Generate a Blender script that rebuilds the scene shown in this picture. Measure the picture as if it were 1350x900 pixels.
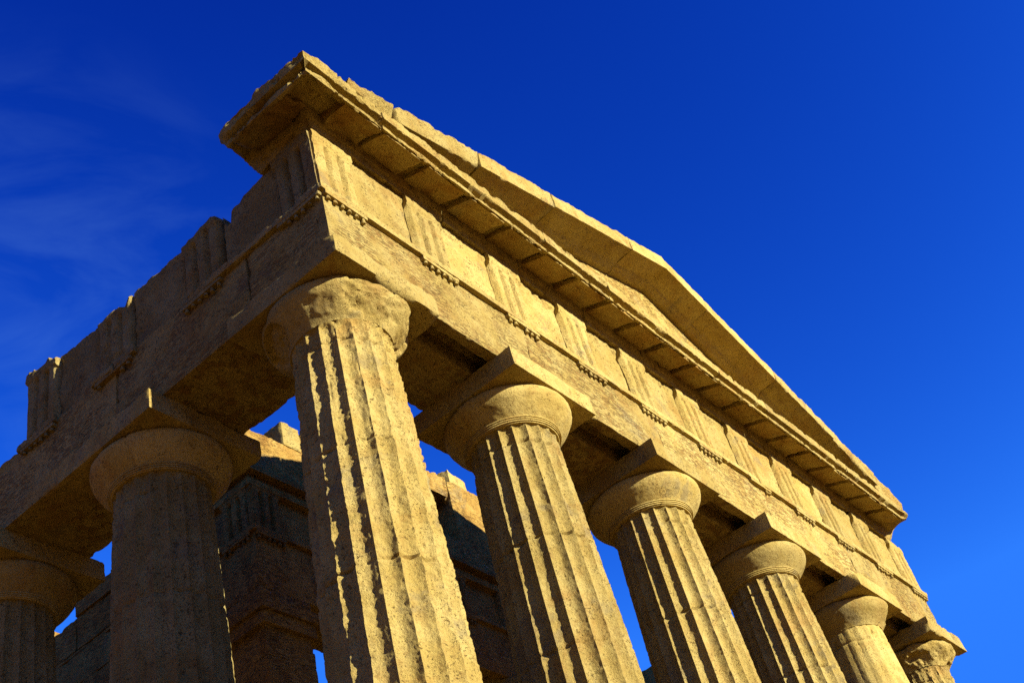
import bpy, math, random
import numpy as np
from mathutils import Matrix, Vector

for o in list(bpy.data.objects):
    bpy.data.objects.remove(o)
SC = bpy.context.scene
COL = SC.collection
R = math.radians

# ------------------------------------------------------------------ camera
cam_d = bpy.data.cameras.new('camera')
cam = bpy.data.objects.new('camera', cam_d)
COL.objects.link(cam)
SC.camera = cam
cam_d.sensor_fit = 'HORIZONTAL'
cam_d.sensor_width = 36.0
cam_d.lens = 1654.25 * 36.0 / 1350.0
cam_d.clip_start = 0.1
cam_d.clip_end = 5000
_r = Vector((0.62666918, -0.74621242, -0.22461695))
_u = Vector((-0.40966114, -0.56064598, 0.71962062))
_f = Vector((0.66292043, 0.35894723, 0.65703378))
m = Matrix(((_r.x, _u.x, -_f.x), (_r.y, _u.y, -_f.y), (_r.z, _u.z, -_f.z))).to_4x4()
m.translation = Vector((-8.0059, -6.3966, -10.03995))
cam.matrix_world = m

# ------------------------------------------------------------------ sun, sky, exposure
SUN_DIR = Vector((-0.38, 5.95, -1.63)).normalized()        # way the light travels
SUN_ELEV = math.asin(-SUN_DIR.z)
SUN_ROT = math.atan2(-SUN_DIR.x, -SUN_DIR.y)               # clockwise from +Y
sun_d = bpy.data.lights.new('sun', 'SUN')
sun_d.energy = 5.0
sun_d.angle = R(0.5)
sun_d.color = (1.0, 0.95, 0.86)
sun = bpy.data.objects.new('sun', sun_d)
COL.objects.link(sun)
sun.rotation_euler = SUN_DIR.to_track_quat('-Z', 'Y').to_euler()

world = bpy.data.worlds.new('World')
SC.world = world
world.use_nodes = True
wn = world.node_tree
wn.nodes.clear()
w_out = wn.nodes.new('ShaderNodeOutputWorld')
w_bg = wn.nodes.new('ShaderNodeBackground')
w_sky = wn.nodes.new('ShaderNodeTexSky')
w_sky.sky_type = 'NISHITA'
w_sky.sun_disc = False
w_sky.sun_elevation = SUN_ELEV
w_sky.sun_rotation = SUN_ROT
w_sky.altitude = 1500
w_sky.air_density = 1.0
w_sky.dust_density = 0.0
w_sky.ozone_density = 6.0
w_bg.inputs['Strength'].default_value = 0.08
# deepen the blue of the clear evening sky, channel by channel
w_sep = wn.nodes.new('ShaderNodeSeparateColor')
w_com = wn.nodes.new('ShaderNodeCombineColor')
wn.links.new(w_sky.outputs[0], w_sep.inputs[0])


def w_math(op, a, b, c=None):
    n = wn.nodes.new('ShaderNodeMath')
    n.operation = op
    for k_, v_ in enumerate((a, b, c)):
        if v_ is None:
            continue
        if isinstance(v_, (int, float)):
            n.inputs[k_].default_value = v_
        else:
            wn.links.new(v_, n.inputs[k_])
    return n.outputs[0]


SKY_S = 0.08
EXPO = 0.354         # the picture is exposed 1.5 stops up, so the sky is built that much darker
_b = w_math('MULTIPLY', w_sep.outputs[2], SKY_S)
_b = w_math('MULTIPLY', w_math('POWER', _b, 1.8), 15.3)
_b = w_math('MINIMUM', _b, 1.0)
_g = w_math('MULTIPLY', w_sep.outputs[1], SKY_S)
_g = w_math('MULTIPLY', w_math('POWER', _g, 3.0), 270.0)
_g = w_math('MINIMUM', _g, 0.21)
# the sky lightens towards the east, to the right of the picture
w_e = wn.nodes.new('ShaderNodeVectorMath')
w_e.operation = 'DOT_PRODUCT'
w_e.inputs[1].default_value = (1, 0, 0)
w_g2 = wn.nodes.new('ShaderNodeTexCoord')
wn.links.new(w_g2.outputs['Generated'], w_e.inputs[0])
w_er = wn.nodes.new('ShaderNodeMapRange')
w_er.interpolation_type = 'SMOOTHSTEP'
w_er.inputs['From Min'].default_value = 0.22
w_er.inputs['From Max'].default_value = 0.62
wn.links.new(w_e.outputs['Value'], w_er.inputs['Value'])
_g = w_math('MULTIPLY', _g, w_math('MULTIPLY_ADD', w_er.outputs[0], 0.26, 1.12))
_g = w_math('MINIMUM', _g, 0.21)
_b = w_math('MULTIPLY', _b, w_math('MULTIPLY_ADD', w_er.outputs[0], 0.10, 1.07))
_b = w_math('MINIMUM', _b, 1.0)
_r_ = w_math('MULTIPLY', w_math('POWER', _g, 1.5), 0.28)
for k_, v_ in enumerate((_r_, _g, _b)):
    wn.links.new(w_math('MULTIPLY', v_, EXPO / SKY_S), w_com.inputs[k_])
# faint cirrus on the left of the sky (direction based)
w_tc = wn.nodes.new('ShaderNodeTexCoord')
w_map = wn.nodes.new('ShaderNodeMapping')
w_map.inputs['Scale'].default_value = (3.0, 3.0, 9.0)
w_map.inputs['Rotation'].default_value = (0.25, 0.35, 0.2)
w_no = wn.nodes.new('ShaderNodeTexNoise')
w_no.inputs['Scale'].default_value = 2.3
w_no.inputs['Detail'].default_value = 9
w_no.inputs['Roughness'].default_value = 0.58
w_no.inputs['Distortion'].default_value = 0.6
w_ra = wn.nodes.new('ShaderNodeValToRGB')
w_ra.color_ramp.elements[0].position = 0.40
w_ra.color_ramp.elements[0].color = (0, 0, 0, 1)
w_ra.color_ramp.elements[1].position = 0.70
w_ra.color_ramp.elements[1].color = (1, 1, 1, 1)
w_dot = wn.nodes.new('ShaderNodeVectorMath')
w_dot.operation = 'DOT_PRODUCT'
_cl = Vector((math.sin(R(33)) * math.cos(R(46)), math.cos(R(33)) * math.cos(R(46)), math.sin(R(46))))
w_dot.inputs[1].default_value = _cl
w_mr = wn.nodes.new('ShaderNodeMapRange')
w_mr.inputs['From Min'].default_value = 0.978
w_mr.inputs['From Max'].default_value = 1.0
w_mr.inputs['To Max'].default_value = 0.06
w_mul = wn.nodes.new('ShaderNodeMath')
w_mul.operation = 'MULTIPLY'
w_mix = wn.nodes.new('ShaderNodeMix')
w_mix.data_type = 'RGBA'
w_mix.inputs[7].default_value = (1.6, 3.6, 6.0, 1)
wn.links.new(w_tc.outputs['Generated'], w_map.inputs[0])
wn.links.new(w_map.outputs[0], w_no.inputs['Vector'])
wn.links.new(w_no.outputs['Fac'], w_ra.inputs[0])
wn.links.new(w_tc.outputs['Generated'], w_dot.inputs[0])
wn.links.new(w_dot.outputs['Value'], w_mr.inputs['Value'])
wn.links.new(w_mr.outputs[0], w_mul.inputs[0])
wn.links.new(w_ra.outputs[0], w_mul.inputs[1])
wn.links.new(w_mul.outputs[0], w_mix.inputs[0])
wn.links.new(w_com.outputs[0], w_mix.inputs[6])
wn.links.new(w_mix.outputs[2], w_bg.inputs['Color'])
wn.links.new(w_bg.outputs[0], w_out.inputs[0])

SC.cycles.use_denoising = False
SC.view_settings.view_transform = 'Standard'
SC.view_settings.look = 'None'
SC.view_settings.gamma = 1.0
SC.view_settings.use_curve_mapping = False
SC.view_settings.exposure = 1.5

# ------------------------------------------------------------------ noise
_rng = np.random.default_rng(7)
_perm = np.concatenate([_rng.permutation(256)] * 2).astype(np.int64)
_g = _rng.normal(size=(256, 3))
_g /= np.linalg.norm(_g, axis=1)[:, None]


def perlin(p):
    i = np.floor(p).astype(np.int64)
    f = p - i
    i &= 255
    s = f * f * f * (f * (f * 6 - 15) + 10)
    out = np.zeros(len(p))
    for a in (0, 1):
        wx = s[:, 0] if a else 1 - s[:, 0]
        pa = _perm[(i[:, 0] + a) & 255]
        for b in (0, 1):
            wy = s[:, 1] if b else 1 - s[:, 1]
            pb = _perm[pa + ((i[:, 1] + b) & 255)]
            for c in (0, 1):
                wz = s[:, 2] if c else 1 - s[:, 2]
                g = _g[_perm[pb + ((i[:, 2] + c) & 255)]]
                d = (g * (f - np.array([a, b, c]))).sum(1)
                out += wx * wy * wz * d
    return out * 1.5


def fbm(p, freq, octv=4, seed=0, rough=0.5, stretch=(1, 1, 1)):
    q = np.asarray(p) * np.asarray(stretch) * freq + seed * 17.31
    out = np.zeros(len(q))
    a = 1.0
    t = 0
    for k in range(octv):
        out += a * perlin(q)
        t += a
        a *= rough
        q = q * 2.03 + 11.7
    return out / t * 1.4


def sstep(a, b, x):
    t = np.clip((x - a) / (b - a), 0, 1)
    return t * t * (3 - 2 * t)

# ------------------------------------------------------------------ mesh helpers


def lin(a, b, res):
    n = max(1, int(round(abs(b - a) / res)))
    return np.linspace(a, b, n + 1)


def box_arrays(xs, ys, zs):
    """closed box surface on a lattice"""
    nx, ny, nz = len(xs) - 1, len(ys) - 1, len(zs) - 1
    quads = []

    def face(A, B, fixed, axis, flip):
        a, b = np.meshgrid(np.arange(A), np.arange(B), indexing='ij')
        a = a.ravel()
        b = b.ravel()
        cs = []
        for da, db in ((0, 0), (1, 0), (1, 1), (0, 1)):
            u, v = a + da, b + db
            k = np.full_like(u, fixed)
            if axis == 0:
                idx = (k, u, v)
            elif axis == 1:
                idx = (v, k, u)
            else:
                idx = (u, v, k)
            cs.append(idx[0] * (ny + 1) * (nz + 1) + idx[1] * (nz + 1) + idx[2])
        q = np.stack(cs, 1)
        quads.append(q[:, ::-1] if flip else q)
    face(ny, nz, 0, 0, True)
    face(ny, nz, nx, 0, False)
    face(nz, nx, 0, 1, True)
    face(nz, nx, ny, 1, False)
    face(nx, ny, 0, 2, True)
    face(nx, ny, nz, 2, False)
    Q = np.concatenate(quads)
    ids, inv = np.unique(Q, return_inverse=True)
    inv = inv.reshape(Q.shape)
    i = ids // ((ny + 1) * (nz + 1))
    j = (ids // (nz + 1)) % (ny + 1)
    k = ids % (nz + 1)
    V = np.stack([np.asarray(xs)[i], np.asarray(ys)[j], np.asarray(zs)[k]], 1).astype(float)
    return V, inv


def box(x0, x1, y0, y1, z0, z1, res=0.04):
    return box_arrays(lin(x0, x1, res), lin(y0, y1, res), lin(z0, z1, res))


def normals(V, F):
    a, b, c, d = V[F[:, 0]], V[F[:, 1]], V[F[:, 2]], V[F[:, 3]]
    n = np.cross(c - a, d - b)
    N = np.zeros_like(V)
    for k in range(4):
        for ax in range(3):
            N[:, ax] += np.bincount(F[:, k], n[:, ax], len(V))
    l = np.linalg.norm(N, axis=1)
    l[l < 1e-12] = 1
    return N / l[:, None]


def edges_of(F):
    E = np.concatenate([F[:, [0, 1]], F[:, [1, 2]], F[:, [2, 3]], F[:, [3, 0]]])
    E = E[E[:, 0] != E[:, 1]]
    E.sort(axis=1)
    return np.unique(E, axis=0)


def smooth(V, F, w, iters):
    """laplacian smoothing weighted per vertex: rounds and chips edges where w is high"""
    E = edges_of(F)
    deg = np.bincount(E.ravel(), minlength=len(V)).astype(float)
    deg[deg == 0] = 1
    V = V.copy()
    for _ in range(iters):
        S = np.zeros_like(V)
        for ax in range(3):
            S[:, ax] = (np.bincount(E[:, 0], V[E[:, 1], ax], len(V)) + np.bincount(E[:, 1], V[E[:, 0], ax], len(V)))
        V += (S / deg[:, None] - V) * w[:, None]
    return V


def weather(V, F, wear=0.5, iters=10, amp=0.012, seed=0, freq=2.2, fine=0.004, stretch=(1, 1, 1), off=None):
    """wear: 0 crisp .. 1 strongly broken edges"""
    P = V if off is None else V + np.asarray(off)
    n = fbm(P, freq, 4, seed, 0.6)
    n2 = fbm(P, freq * 4.5, 3, seed + 21, 0.6)
    w = np.clip(0.015 + wear * (0.05 + n * 1.6 + n2 * 0.9), 0.0, 0.95)
    V = smooth(V, F, w, iters)
    N = normals(V, F)
    P = V if off is None else V + np.asarray(off)
    d = amp * fbm(P, 3.1, 4, seed + 3, 0.55, stretch)
    d -= amp * 1.3 * np.clip(fbm(P, 5.5, 3, seed + 9, 0.6, stretch) - 0.25, 0, 1)
    d += fine * fbm(P, 16, 3, seed + 5, 0.6, stretch)
    d += w * 0.022 * fbm(P, 12, 4, seed + 13, 0.7)          # rough fracture where the edge has gone
    return V + N * d[:, None]


def join(*parts):
    Vs, Fs, o = [], [], 0
    for V, F in parts:
        Vs.append(V)
        Fs.append(F + o)
        o += len(V)
    return np.concatenate(Vs), np.concatenate(Fs)


def mesh(name, V, F, mat, shade=True):
    me = bpy.data.meshes.new(name)
    V = np.asarray(V, dtype=np.float32)
    F = np.asarray(F, dtype=np.int32)
    me.vertices.add(len(V))
    me.vertices.foreach_set('co', V.ravel())
    me.loops.add(F.size)
    me.loops.foreach_set('vertex_index', F.ravel())
    me.polygons.add(len(F))
    k = F.shape[1]
    me.polygons.foreach_set('loop_start', np.arange(0, F.size, k, dtype=np.int32))
    me.update(calc_edges=True)
    me.validate()
    me.polygons.foreach_set('use_smooth', np.full(len(me.polygons), shade, dtype=bool))
    if shade:
        me.set_sharp_from_angle(angle=R(38))        # broken edges stay crisp
    me.materials.append(mat)
    return me


def obj(name, me, parent=None, loc=(0, 0, 0), label=None):
    o = bpy.data.objects.new(name, me)
    COL.objects.link(o)
    o.location = loc
    if parent:
        o.parent = parent
    if label:
        o['label'] = label
    return o


def part(name, VF, mat, parent, label=None, shade=True):
    return obj(name, mesh(name, VF[0], VF[1], mat, shade), parent, label=label)

# ------------------------------------------------------------------ materials


def stone(name, base=(0.312, 0.220, 0.050), pale=(0.367, 0.275, 0.078), dark=(0.166, 0.083, 0.017), layered=0.0, pit=1.0, rough_bump=1.0, darkamt=0.5, seed=0.0, coarse=1.0):
    mt = bpy.data.materials.new(name)
    mt.use_nodes = True
    nt = mt.node_tree
    nt.nodes.clear()
    N = nt.nodes.new
    L = nt.links.new
    out = N('ShaderNodeOutputMaterial')
    bs = N('ShaderNodeBsdfPrincipled')
    bs.inputs['Roughness'].default_value = 0.95
    bs.inputs['Specular IOR Level'].default_value = 0.12
    L(bs.outputs[0], out.inputs[0])
    tc = N('ShaderNodeTexCoord')
    oi = N('ShaderNodeObjectInfo')
    mulr = N('ShaderNodeMath')
    mulr.operation = 'MULTIPLY'
    mulr.inputs[1].default_value = 37.0
    L(oi.outputs['Random'], mulr.inputs[0])
    add = N('ShaderNodeVectorMath')
    add.operation = 'ADD'
    L(tc.outputs['Object'], add.inputs[0])
    L(mulr.outputs[0], add.inputs[1])
    add2 = N('ShaderNodeVectorMath')
    add2.operation = 'ADD'
    add2.inputs[1].default_value = (seed, seed * 2, seed * 3)
    L(add.outputs[0], add2.inputs[0])
    P = add2.outputs[0]

    def noise(scale, detail=6, rough=0.6, vec=P, dist=0.0):
        n = N('ShaderNodeTexNoise')
        n.inputs['Scale'].default_value = scale
        n.inputs['Detail'].default_value = detail
        n.inputs['Roughness'].default_value = rough
        n.inputs['Distortion'].default_value = dist
        L(vec, n.inputs['Vector'])
        return n.outputs['Fac']

    def ramp(src, a, b, lo=0.0, hi=1.0):
        r = N('ShaderNodeMapRange')
        r.interpolation_type = 'SMOOTHSTEP'
        r.inputs['From Min'].default_value = a
        r.inputs['From Max'].default_value = b
        r.inputs['To Min'].default_value = lo
        r.inputs['To Max'].default_value = hi
        L(src, r.inputs['Value'])
        return r.outputs[0]

    def mix(fac, a, b):
        x = N('ShaderNodeMix')
        x.data_type = 'RGBA'
        L(fac, x.inputs[0])
        for i, c in ((6, a), (7, b)):
            if isinstance(c, tuple):
                x.inputs[i].default_value = (*c, 1)
            else:
                L(c, x.inputs[i])
        return x.outputs[2]

    def math_(op, a, b):
        x = N('ShaderNodeMath')
        x.operation = op
        for i, c in ((0, a), (1, b)):
            if isinstance(c, (int, float)):
                x.inputs[i].default_value = c
            else:
                L(c, x.inputs[i])
        return x.outputs[0]
    c = mix(ramp(noise(1.7, 5), 0.38, 0.62), base, pale)
    c = mix(ramp(noise(3.6, 10, 0.72, dist=0.4), 0.50, 0.68, 0, darkamt), c, dark)
    c = mix(ramp(noise(24, 6, 0.75), 0.50, 0.68, 0, 0.60), c, dark)
    c = mix(ramp(noise(48, 4, 0.75), 0.52, 0.68, 0, 0.60), c, pale)
    # orange iron staining
    c = mix(ramp(noise(0.9, 8, 0.68, dist=0.8), 0.50, 0.66, 0, 0.50), c, (0.25, 0.125, 0.022))
    c = mix(ramp(noise(1.35, 9, 0.70, dist=0.5), 0.56, 0.66, 0, 0.55), c, (0.17, 0.135, 0.062))
    dark_pit = tuple(v * 0.45 for v in dark)
    # small shell holes of the calcarenite, their shadow and dirt put into the colour
    gate = ramp(noise(5, 4), 0.40, 0.62)
    hole = math_('MULTIPLY', ramp(noise(46, 3, 0.55, dist=0.3), 0.60, 0.67), gate)
    gate2 = ramp(noise(2.3, 4), 0.46, 0.62)
    hole2 = math_('MULTIPLY', ramp(noise(19, 4, 0.6, dist=0.4), 0.61, 0.67), gate2)
    holes = math_('MAXIMUM', hole, hole2)
    c = mix(math_('MULTIPLY', holes, 0.70), c, dark_pit)
    # every block has its own tone
    tone = ramp(oi.outputs['Random'], 0.0, 1.0, 0.86, 1.10)
    vm = N('ShaderNodeVectorMath')
    vm.operation = 'SCALE'
    L(c, vm.inputs[0])
    L(tone, vm.inputs['Scale'])
    c = vm.outputs[0]
    if layered > 0:
        mq = N('ShaderNodeMapping')
        mq.inputs['Scale'].default_value = (2.6, 2.6, 13.0)
        L(P, mq.inputs[0])
        flk = math_('MULTIPLY', ramp(noise(3.0, 6, 0.60, vec=mq.outputs[0], dist=0.15), 0.52, 0.56), ramp(noise(1.3, 4), 0.40, 0.56, 0.15, 1.0))
        c = mix(math_('MULTIPLY', flk, 0.70), c, dark)
    L(c, bs.inputs['Base Color'])
    # relief
    h = math_('MULTIPLY', noise(8, 10, 0.76), 0.036 * coarse)
    h = math_('ADD', h, math_('MULTIPLY', noise(34, 6, 0.8), 0.017 * rough_bump))
    h = math_('SUBTRACT', h, math_('MULTIPLY', holes, 0.016 * pit))
    if layered > 0:
        mp = N('ShaderNodeMapping')
        mp.inputs['Scale'].default_value = (2.6, 2.6, 13.0)
        L(P, mp.inputs[0])
        lay = noise(3.0, 6, 0.60, vec=mp.outputs[0], dist=0.15)
        st = math_('MULTIPLY', ramp(lay, 0.50, 0.555), ramp(noise(1.3, 4), 0.40, 0.56, 0.15, 1.0))
        h = math_('SUBTRACT', h, math_('MULTIPLY', st, 0.014 * layered))
    bp = N('ShaderNodeBump')
    bp.inputs['Strength'].default_value = 1.0
    bp.inputs['Distance'].default_value = 1.0
    L(h, bp.inputs['Height'])
    L(bp.outputs[0], bs.inputs['Normal'])
    return mt


M_STONE = stone('weathered_calcarenite')
M_LAYER = stone('layered_calcarenite', layered=1.0, pit=0.9, seed=3.0)
M_ROUGH = stone('rough_calcarenite', pit=1.5, rough_bump=1.5, darkamt=0.6, seed=5.0, coarse=1.6)
M_SMOOTH = stone('smooth_calcarenite', pit=0.6, rough_bump=0.6, darkamt=0.35, seed=8.0, coarse=0.45)
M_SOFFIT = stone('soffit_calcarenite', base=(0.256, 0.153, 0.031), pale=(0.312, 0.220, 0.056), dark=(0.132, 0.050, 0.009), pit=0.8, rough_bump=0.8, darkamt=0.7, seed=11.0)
M_SHAFT = stone('column_calcarenite', pit=1.4, rough_bump=1.3, darkamt=0.4, seed=14.0, coarse=1.2)
M_GREY = stone('lichen_grey_calcarenite', base=(0.233, 0.165, 0.043), pale=(0.289, 0.227, 0.074), dark=(0.117, 0.064, 0.017), pit=1.3, rough_bump=1.3, darkamt=0.55, seed=18.0)

M_FLOOR = stone('trodden_stone', base=(0.121, 0.083, 0.029), pale=(0.158, 0.110, 0.041), dark=(0.060, 0.040, 0.012), seed=21.0)
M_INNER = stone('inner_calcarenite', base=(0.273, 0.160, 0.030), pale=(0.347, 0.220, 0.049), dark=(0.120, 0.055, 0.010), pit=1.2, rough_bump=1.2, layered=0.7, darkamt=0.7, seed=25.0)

# ------------------------------------------------------------------ dimensions (metres, z = 0 at the underside of the architrave)
H = 0.634          # half thickness of the architrave
A = 0.843          # half width of an abacus
TA = 0.291         # abacus height
HA = 1.10          # architrave height
ZF = 2.185         # top of the frieze
TW = 0.68          # triglyph width
XC = [0, 2.995, 6.12, 9.32, 12.446, 15.44]
YC = [0, 3.042, 6.096, 9.30, 12.50, 15.70]
XM = 7.72          # middle of the front
XR = XC[-1]
ZB = -6.70         # stylobate
tri_even = [-H + TW / 2] + XC[1:5] + [XR + H - TW / 2]
TRI = []
for i in range(5):
    TRI += [tri_even[i], (tri_even[i] + tri_even[i + 1]) / 2]
TRI.append(tri_even[5])
f_even = [-H + TW / 2] + YC[1:]
FRI = []
for i in range(5):
    FRI += [f_even[i], (f_even[i] + f_even[i + 1]) / 2]
FRI.append(f_even[5])

# ------------------------------------------------------------------ ground
def ground_z(x, y):
    dx = np.maximum(np.maximum(-3.2 - x, x - 18.6), 0)
    dy = np.maximum(np.maximum(-3.2 - y, y - 41), 0)
    d = np.sqrt(dx * dx + dy * dy)
    sky_block_hill = 27.0 * sstep(22, 75, -x) * sstep(-60, 5, y)  # unseen hill added to hold low sky light off the flank
    return -8.25 - 3.4 * sstep(0.0, 7.0, d) - 9 * sstep(30, 400, d) + sky_block_hill


nr, na = 90, 160
rr = np.concatenate([[0.01], np.geomspace(1.0, 1500, nr)])
aa = np.linspace(0, 2 * np.pi, na, endpoint=False)
gx = 7.7 + rr[:, None] * np.cos(aa)[None]
gy = 10 + rr[:, None] * np.sin(aa)[None]
gp = np.stack([gx.ravel(), gy.ravel()], 1)
g3 = np.concatenate([gp, np.zeros((len(gp), 1))], 1)
gz = ground_z(gp[:, 0], gp[:, 1]) + 0.12 * fbm(g3, 0.25, 4, 2)
gV = np.concatenate([gp, gz[:, None]], 1)
i, j = np.meshgrid(np.arange(nr), np.arange(na), indexing='ij')
i = i.ravel()
j = j.ravel()
j2 = (j + 1) % na
gF = np.stack([i * na + j, (i + 1) * na + j, (i + 1) * na + j2, i * na + j2], 1)
mg = bpy.data.materials.new('dry_earth')
mg.use_nodes = True
nt = mg.node_tree
bs = nt.nodes['Principled BSDF']
bs.inputs['Roughness'].default_value = 1.0
bs.inputs['Specular IOR Level'].default_value = 0.1
tcg = nt.nodes.new('ShaderNodeTexCoord')
n1 = nt.nodes.new('ShaderNodeTexNoise')
n1.inputs['Scale'].default_value = 0.6
n1.inputs['Detail'].default_value = 12
n1.inputs['Roughness'].default_value = 0.7
nt.links.new(tcg.outputs['Object'], n1.inputs['Vector'])
cr = nt.nodes.new('ShaderNodeValToRGB')
cr.color_ramp.elements[0].position = 0.35
cr.color_ramp.elements[0].color = (0.16, 0.078, 0.015, 1)
cr.color_ramp.elements[1].position = 0.65
cr.color_ramp.elements[1].color = (0.26, 0.135, 0.027, 1)
nt.links.new(n1.outputs['Fac'], cr.inputs[0])
nt.links.new(cr.outputs[0], bs.inputs['Base Color'])
bpg = nt.nodes.new('ShaderNodeBump')
bpg.inputs['Distance'].default_value = 0.3
nt.links.new(n1.outputs['Fac'], bpg.inputs['Height'])
nt.links.new(bpg.outputs[0], bs.inputs['Normal'])
g = obj('ground', mesh('ground', gV, gF, mg))
g['kind'] = 'structure'

# ------------------------------------------------------------------ the temple
temple = obj('greek_temple', None, loc=(0, 0, 0))
temple['label'] = 'golden weathered Doric stone temple with fluted columns and a triangular pediment'
temple['category'] = 'temple'

# stepped platform
stp = []
for k in range(4):
    o_ = 0.80 + 0.36 * k
    stp.append(weather(*(lambda b: (b[0], b[1]))(box(-o_, XR + o_, -o_, 38.6 + o_, ZB - 0.38 * (k + 1) - 0.004, ZB - 0.38 * k - 0.003 * k, 0.19)), wear=0.3, iters=1, amp=0.02, seed=k) if False else box(-o_, XR + o_, -o_, 38.6 + o_, ZB - 0.38 * (k + 1) - 0.004, ZB - 0.38 * k - 0.003 * k, 0.38)[0])
stepF = [box(-(0.80 + 0.36 * k), XR + 0.80 + 0.36 * k, -(0.80 + 0.36 * k), 38.6 + 0.80 + 0.36 * k, ZB - 0.38 * (k + 1) - 0.004, ZB - 0.38 * k - 0.003 * k, 0.38)[1] for k in range(4)]
part('stepped_platform', join(*[(v, f) for v, f in zip(stp, stepF)]), M_FLOOR, temple, shade=False)

# ---- column pieces (local: axis at origin, z = 0 at abacus top)
def rad(z):
    t = np.clip((z + 0.72) / (ZB + 0.72), 0, 1)          # 0 at neck, 1 at foot
    return 0.565 + 0.155 * t + 0.018 * np.sin(np.pi * t)


JOINTS = (-0.96, -2.36, -3.78, -5.22)


def make_shaft(seed, wear, kind='fluted', res_z=0.028, seg=14, joints=JOINTS, top=-0.70, band=None):
    n = 20 * seg
    th = np.arange(n) / n * 2 * np.pi
    zs = np.concatenate([np.linspace(top, ZB, int((top - ZB) / res_z))])
    T, Z = np.meshgrid(th, zs, indexing='xy')
    T = T.ravel()
    Z = Z.ravel()
    P0 = np.stack([np.cos(T) * 0.63, np.sin(T) * 0.63, Z], 1)
    u = (T / (2 * np.pi) * 20) % 1.0
    fl = 1 - (2 * u - 1) ** 2
    ar = np.exp(-(np.minimum(u, 1 - u) / 0.13) ** 2)       # 1 on an arris
    r = rad(Z)
    fade = np.sqrt(np.clip(1 - ((Z + 0.79) / 0.07).clip(0, 1) ** 2 * 1.0, 0, 1))
    if kind == 'plain':
        depth = 0.010 * np.ones_like(Z)
        flat = 1 - np.abs(2 * u - 1)
        r = r - 0.012 * flat
    else:
        depth = 0.055 * r / 0.6 * fade
        r = r - depth * fl
    s = seed * 5.1
    st = (1, 1, 0.45)
    n1 = fbm(P0, 2.0, 5, s, 0.6, st)
    n2 = fbm(P0, 7.0, 4, s + 2, 0.6, (1, 1, 0.6))
    n3 = fbm(P0, 22.0, 3, s + 4, 0.65)
    chip = np.clip(fbm(P0, 5.5, 5, s + 7, 0.7, (1, 1, 0.7)) + 0.10 + 0.4 * (wear - 0.5), 0, 1)
    if kind == 'plain':
        k = 0.12
        pitm = np.clip(fbm(P0, 3.2, 3, s + 5, 0.5) - 0.42, 0, 1) * 0.2
        r = r - pitm
    else:
        k = wear
        r = r - ar * chip * 0.036 * (0.25 + wear)                         # chipped arrises
        r = r - 0.011 * k * np.clip(n1, -0.3, 1) - 0.008 * k * n2
        hol = np.clip(fbm(P0, 5.5, 4, s + 12, 0.6, (1, 1, 0.7)) - 0.22, 0, 1)
        r = r - 0.045 * k * hol
        # deeply scoured zones where the fluting is lost
        lost = sstep(0.42, 0.9, fbm(P0, 0.75, 3, s + 20, 0.5, (1, 1, 0.6))) * k
        r = r + lost * (depth * fl * 0.7 - 0.022)
    r = r - (0.0085 * n3 + 0.0045 * fbm(P0, 44.0, 2, s + 6, 0.6)) * (0.25 + k)
    for q, jz in enumerate(joints):
        wob = 0.02 * fbm(np.stack([np.cos(T), np.sin(T), T * 0 + q], 1), 1.5, 2, s)
        r = r - 0.040 * np.exp(-((Z - jz - wob) / 0.015) ** 2) * (0.25 + 0.9 * np.clip(n1 + 0.4, 0, 1))
    V = np.stack([np.cos(T) * r, np.sin(T) * r, Z], 1)
    i, j = np.meshgrid(np.arange(len(zs) - 1), np.arange(n), indexing='ij')
    i = i.ravel()
    j = j.ravel()
    j2 = (j + 1) % n
    F = np.stack([i * n + j, (i + 1) * n + j, (i + 1) * n + j2, i * n + j2], 1)
    return V, F


def lathe(prof, n=160, cap=True):
    pr = np.array(prof)
    th = np.arange(n) / n * 2 * np.pi
    V = np.stack([np.outer(pr[:, 0], np.cos(th)).ravel(), np.outer(pr[:, 0], np.sin(th)).ravel(), np.repeat(pr[:, 1], n)], 1)
    i, j = np.meshgrid(np.arange(len(pr) - 1), np.arange(n), indexing='ij')
    i = i.ravel()
    j = j.ravel()
    j2 = (j + 1) % n
    F = np.stack([i * n + j, (i + 1) * n + j, (i + 1) * n + j2, i * n + j2], 1)
    return V, F


def resample(pts, step):
    pts = np.array(pts, float)
    out = [pts[0]]
    for a, b in zip(pts[:-1], pts[1:]):
        k = max(1, int(np.ceil(np.linalg.norm(b - a) / step)))
        for t in range(1, k + 1):
            out.append(a + (b - a) * t / k)
    return np.array(out)


# smooth echinus curve
_e = [(0.02, -0.292), (0.79, -0.292), (0.822, -0.305), (0.838, -0.335), (0.838, -0.375), (0.822, -0.42), (0.79, -0.47), (0.745, -0.52), (0.695, -0.57), (0.645, -0.618), (0.622, -0.642)]
_e_low = [(0.604, -0.665), (0.585, -0.69), (0.572, -0.715), (0.50, -0.722)]
_ann = [(0.622, -0.642), (0.628, -0.646), (0.628, -0.660), (0.612, -0.662), (0.612, -0.668), (0.618, -0.670), (0.618, -0.684), (0.602, -0.686), (0.602, -0.692), (0.608, -0.694), (0.608, -0.708), (0.592, -0.711), (0.585, -0.722), (0.50, -0.722)]


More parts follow.
